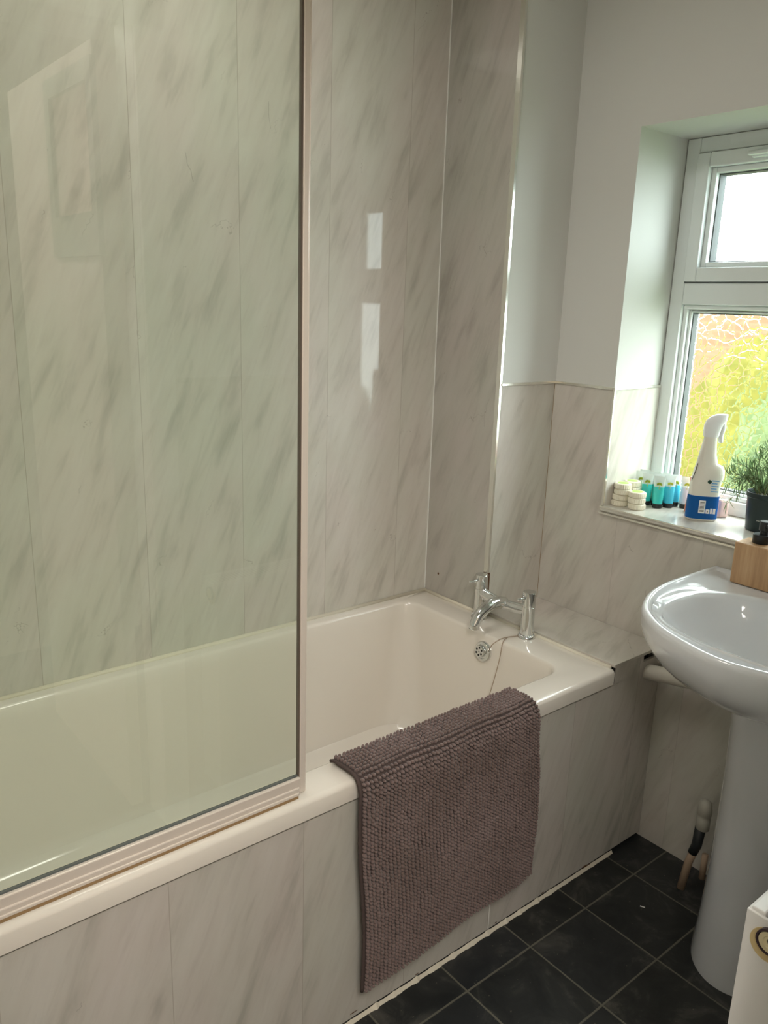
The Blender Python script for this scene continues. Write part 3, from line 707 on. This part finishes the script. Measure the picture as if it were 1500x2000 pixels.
for kd, x, y, lab in tl_:
    loc = (x, y, ZS); rz = vaz(x, y)+rng.uniform(-.25, .25)
    if kd not in protos: o = tube_root(kd); protos[kd] = o; o.location = loc; o.rotation_euler = (0, 0, rz)
    else: o = dup(protos[kd], loc, rz)
    tag(o, lab, 'tube', 'travel toiletry tubes on the windowsill')

# coral shampoo bottle (hour-glass) behind the spray bottle
pk = empty('coral_bottle', (.392, -.646, ZS), vaz(.39, -.646)); tag(pk, 'coral pink waisted bottle standing behind the white spray bottle', 'bottle')
bm = BM(); lathe(bm, [(.026, 0), (.028, .003), (.0265, .02), (.0215, .055), (.0205, .07), (.023, .092), (.0215, .098), (.0001, .099)], (0, 0, 0), 36, cap1=False); 
for v in bm.verts: v.co.y *= .7
fin('body', bm, mat('coral_plastic', (.80, .30, .22), .3, sss=.3), pk, autosmooth=.9)
bm = BM(); lathe(bm, [(.018, .0985), (.0185, .100), (.018, .106), (.0001, .107)], (0, 0, 0), 32, cap1=False)
for v in bm.verts: v.co.y *= .7
fin('cap', bm, M_whitepl, pk, smooth=True)
pk2 = empty('pink_soap_bar', (.405, -.716, ZS), -.5); tag(pk2, 'pale pink flat pack leaning low between spray bottle and potted plant', 'soap')
bm = BM(); box(bm, -.014, .014, -.009, .009, 0, .050, .006, 3); fin('wrapper', bm, mat('pale_pink_plastic', (.76, .52, .48), .35), pk2, smooth=True)

# trigger spray bottle
sb = empty('spray_bottle', (.336, -.695, ZS), -.90); tag(sb, 'white trigger spray bottle with a blue label band on the windowsill', 'spray bottle')
M_spray = mat('milky_plastic', (.80, .77, .70), .3, sss=.2); M_blue = mat('blue_label', (.012, .19, .62), .35); M_white = mat('white_gloss_plastic', (.86, .87, .88), .25)
def sblp(z, a0, a1, d, n=32, e=2.8):
    """slab oval from x=a0..a1, half depth d"""
    c = (a0+a1)/2; h = (a1-a0)/2; r = []
    for k in range(n):
        an = 2*PI*k/n; ca, sa = math.cos(an), math.sin(an); rad = (abs(ca)**e+abs(sa)**e)**(-1/e); r.append((c+h*rad*ca, d*rad*sa, z))
    return r
prof_sb = [(0, -.040, .040, .022), (.004, -.044, .044, .0245), (.065, -.043, .044, .0245), (.095, -.0415, .044, .024), (.118, -.038, .051, .022), (.134, -.035, .050, .020), (.144, -.0325, .044, .018), (.151, -.031, .028, .0165), (.175, -.027, .021, .0155), (.200, -.022, .018, .015), (.222, -.018, .017, .0145)]
prof_sb = [(z, a*.88, b*.88, d) for z, a, b, d in prof_sb]
bm = BM(); loft(bm, [sblp(z, a, b, d) for z, a, b, d in prof_sb]); fin('bottle_body', bm, M_spray, sb, autosmooth=.9)
bm = BM(); loft(bm, [sblp(z, a-.0006, b+.0006, d+.0006) for z, a, b, d in [(.006, -.0388, .0388, .0245), (.030, -.0384, .0388, .0245), (.067, -.0380, .0388, .0245)]], False, False)
bmesh.ops.solidify(bm, geom=bm.faces[:], thickness=.0004); lbl = fin('blue_band', bm, M_blue, sb, autosmooth=.9)
# printed patches: barcode and small text blocks (front of the body is -y)
def patch(bm, x0, x1, z0, z1, y=-.0256): box(bm, x0, x1, y-.0002, y, z0, z1)
bm = BM(); patch(bm, -.012, .004, .022, .056); patch(bm, .006, .015, .022, .033); patch(bm, .017, .022, .022, .036); patch(bm, .024, .030, .022, .036)
a_ = fin('label_print', bm, M_white, None); a_.parent = lbl
bm = BM()
for z_ in (.026, .029, .033, .036, .039, .043, .047, .050): patch(bm, -.0095, .0015, z_, z_+.0014, -.0259)
patch(bm, .009, .0115, .025, .030, -.0259); a_ = fin('barcode', bm, mat('print_grey', (.10, .10, .10), .6), None); a_.parent = lbl
bm = BM()
for k in range(5): patch(bm, .012, .030-.004*(k % 2), .108-.007*k, .1105-.007*k, -.0250)
a_ = fin('logo_print', bm, mat('print_blue', (.16, .42, .72), .5), sb)
bm = BM(); lathe(bm, [(.0050, 0), (.0050, .0004), (.0034, .0004), (.0034, 0)], (.007, -.0247, .106), 20, (0, -1, 0)); fin('logo_ring', bm, mat('print_green', (.03, .10, .07), .5), sb)
# trigger head
bm = BM()
hood = [(.220, -.0185, .0175, .0150), (.226, -.0195, .0190, .0155), (.240, -.0200, .0215, .0155), (.254, -.0185, .0265, .0150), (.264, -.0140, .0340, .0135), (.272, -.0050, .0400, .0120), (.277, .0040, .0410, .0095), (.279, .0120, .0400, .006)]
loft(bm, [sblp(z, a*1.05, min(b, .034)*1.0, d) for z, a, b, d in hood]); fin('spray_head', bm, M_white, sb, autosmooth=.9)
bm = BM(); tpts = bez([(.023, 0, .262), (.0255, 0, .244), (.0235, 0, .228), (.0245, 0, .206)], 6); tube(bm, tpts, [.0085-.003*i/len(tpts) for i in range(len(tpts))], 12); fin('trigger', bm, M_white, sb, smooth=True)
bm = BM(); tube(bm, bez([(-.0262, -.012, .150), (-.0285, -.014, .135), (-.0320, -.015, .120), (-.036, -.016, .105)], 6), .0009, 6); fin('dip_line', bm, M_black, sb)

# potted rosemary
pr = empty('potted_rosemary', (.372, -.843, ZS)); tag(pr, 'rosemary plant in a dark green-black pot on the windowsill', 'potted plant')
bm = BM(); lathe(bm, [(.036, 0), (.040, .002), (.0455, .085), (.048, .087), (.048, .098), (.0455, .0985), (.044, .085), (.0001, .084)], (0, 0, 0), 48, cap1=False); pot = fin('pot', bm, mat('dark_pot', (.016, .030, .032), .35), pr, autosmooth=.6)
az = vaz(.372, -.843); bm = BM()
for k in range(6):
    a = az - PI/2 - .34 + k*.05; c_, s_ = math.cos(a), math.sin(a); z_ = .030; r_ = .0418
    v0 = Vector((r_*c_, r_*s_, z_)); tdir = Vector((-s_, c_, 0)); nn_ = Vector((c_, s_, 0))*.0006
    vs = [bm.verts.new(v0+nn_-tdir*.0007), bm.verts.new(v0+nn_+tdir*.0007), bm.verts.new(v0+nn_+tdir*.0007+Vector((0, 0, .0022))), bm.verts.new(v0+nn_-tdir*.0007+Vector((0, 0, .0022)))]; bm.faces.new(vs)
bmesh.ops.solidify(bm, geom=bm.faces[:], thickness=.0002); a_ = fin('pot_mark', bm, M_whitepl, None); a_.parent = pot
bm = BM(); lathe(bm, [(.0435, .080), (.043, .086), (.0001, .088)], (0, 0, 0), 32, cap1=False); fin('soil', bm, mat('soil', (.03, .02, .012), .95), pr)
stems = []; R_ = random.Random(5)
ndir = Vector((math.cos(az-PI/2), math.sin(az-PI/2), 0)); left = Vector((-math.sin(az-PI/2), math.cos(az-PI/2), 0)) * -1
lefts = [(-.10, .010, .055, .05), (-.125, .05, .0, .0), (-.11, .085, .02, .01), (-.10, .03, .075, .06), (-.13, .015, .06, .03), (-.06, .10, .07, .02), (-.02, .14, .10, .01), (-.04, .12, .03, .03), (.0, .10, .06, -.02), (.03, .13, .06, .02), (.05, .09, .03, .0), (.08, .08, .02, .03), (.06, .12, .0, -.03), (-.07, .07, .05, -.03), (-.115, .06, -.02, .02), (-.09, -.01, .08, .05), (-.12, -.035, .06, .05), (.02, .11, -.02, .0), (-.08, .045, .02, .06), (-.03, .08, .05, .05)]
LV, LF = [], []
def blade(p, d, nrm, ln, w):
    d = d.normalized(); s = d.cross(nrm).normalized(); k0 = len(LV); nn_ = s.cross(d).normalized()
    for i, (t, ww) in enumerate(((0, .35), (.3, 1), (.65, .9), (1, .05))):
        c = p + d*ln*t - nn_*ln*.22*t*t
        LV.extend([c - s*w*ww, c + nn_*w*.5*ww, c + s*w*ww])
    for i in range(3):
        a = k0+i*3; LF.append((a, a+3, a+4, a+1)); LF.append((a+1, a+4, a+5, a+2))
Zv = Vector((0, 0, 1)); bmS = BM()
imgL = Vector((math.sin(-.0), 0, 0))
vw = Vector((.372-CAMP.x, -.843-CAMP.y, 0)).normalized(); rgt = Vector((vw.y, -vw.x, 0))
for dx, dz, cur, dd in lefts:
    b0 = rgt*R_.uniform(-.02, .02) + vw*R_.uniform(-.02, .02) + Zv*.085
    tip = rgt*dx*.76 + Zv*(.088+dz*.85) + vw*(.012 if dx < -.05 else -dd*.4)
    midp = (b0+tip)/2 + Zv*max(.012, .02+cur*.35)
    pts = bez([b0, midp, tip], 10); tube(bmS, pts, [.0014-.0009*i/len(pts) for i in range(len(pts))], 6)
    for i, p in enumerate(pts[2:]):
        if i % 2 and i < len(pts)-4: continue
        t = (pts[min(i+3, len(pts)-1)]-pts[i+1]).normalized()
        for q in range(4):
            a = R_.uniform(0, 2*PI); o_ = t.orthogonal().normalized(); side = Matrix.Rotation(a, 3, t) @ o_
            blade(p, (t*R_.uniform(.4, .9)+side), -Zv + side*.3, R_.uniform(.020, .036), R_.uniform(.0009, .0014))
fin('stems', bmS, mat('rosemary_stem', (.20, .22, .08), .6), pr, smooth=True)
M_leaf = leafmat('rosemary_leaves', (.11, .20, .07), (.32, .45, .25), 60); N = NT(M_leaf); N.b.inputs['Transmission Weight'].default_value = .0
ns = pyd('needles', LV, LF, M_leaf, pr); ns['kind'] = 'stuff'

# tiny fleck on the floor tiles
bm = BM(); box(bm, -.006, .006, -.0015, .0015, 0, .001); fk = fin('paper_fleck', bm, M_whitepl); fk.location = (-.012, -.870, .0003); fk.rotation_euler = (0, 0, -1.1); tag(fk, 'tiny white fleck of paper lying on a dark floor tile', 'paper scrap')
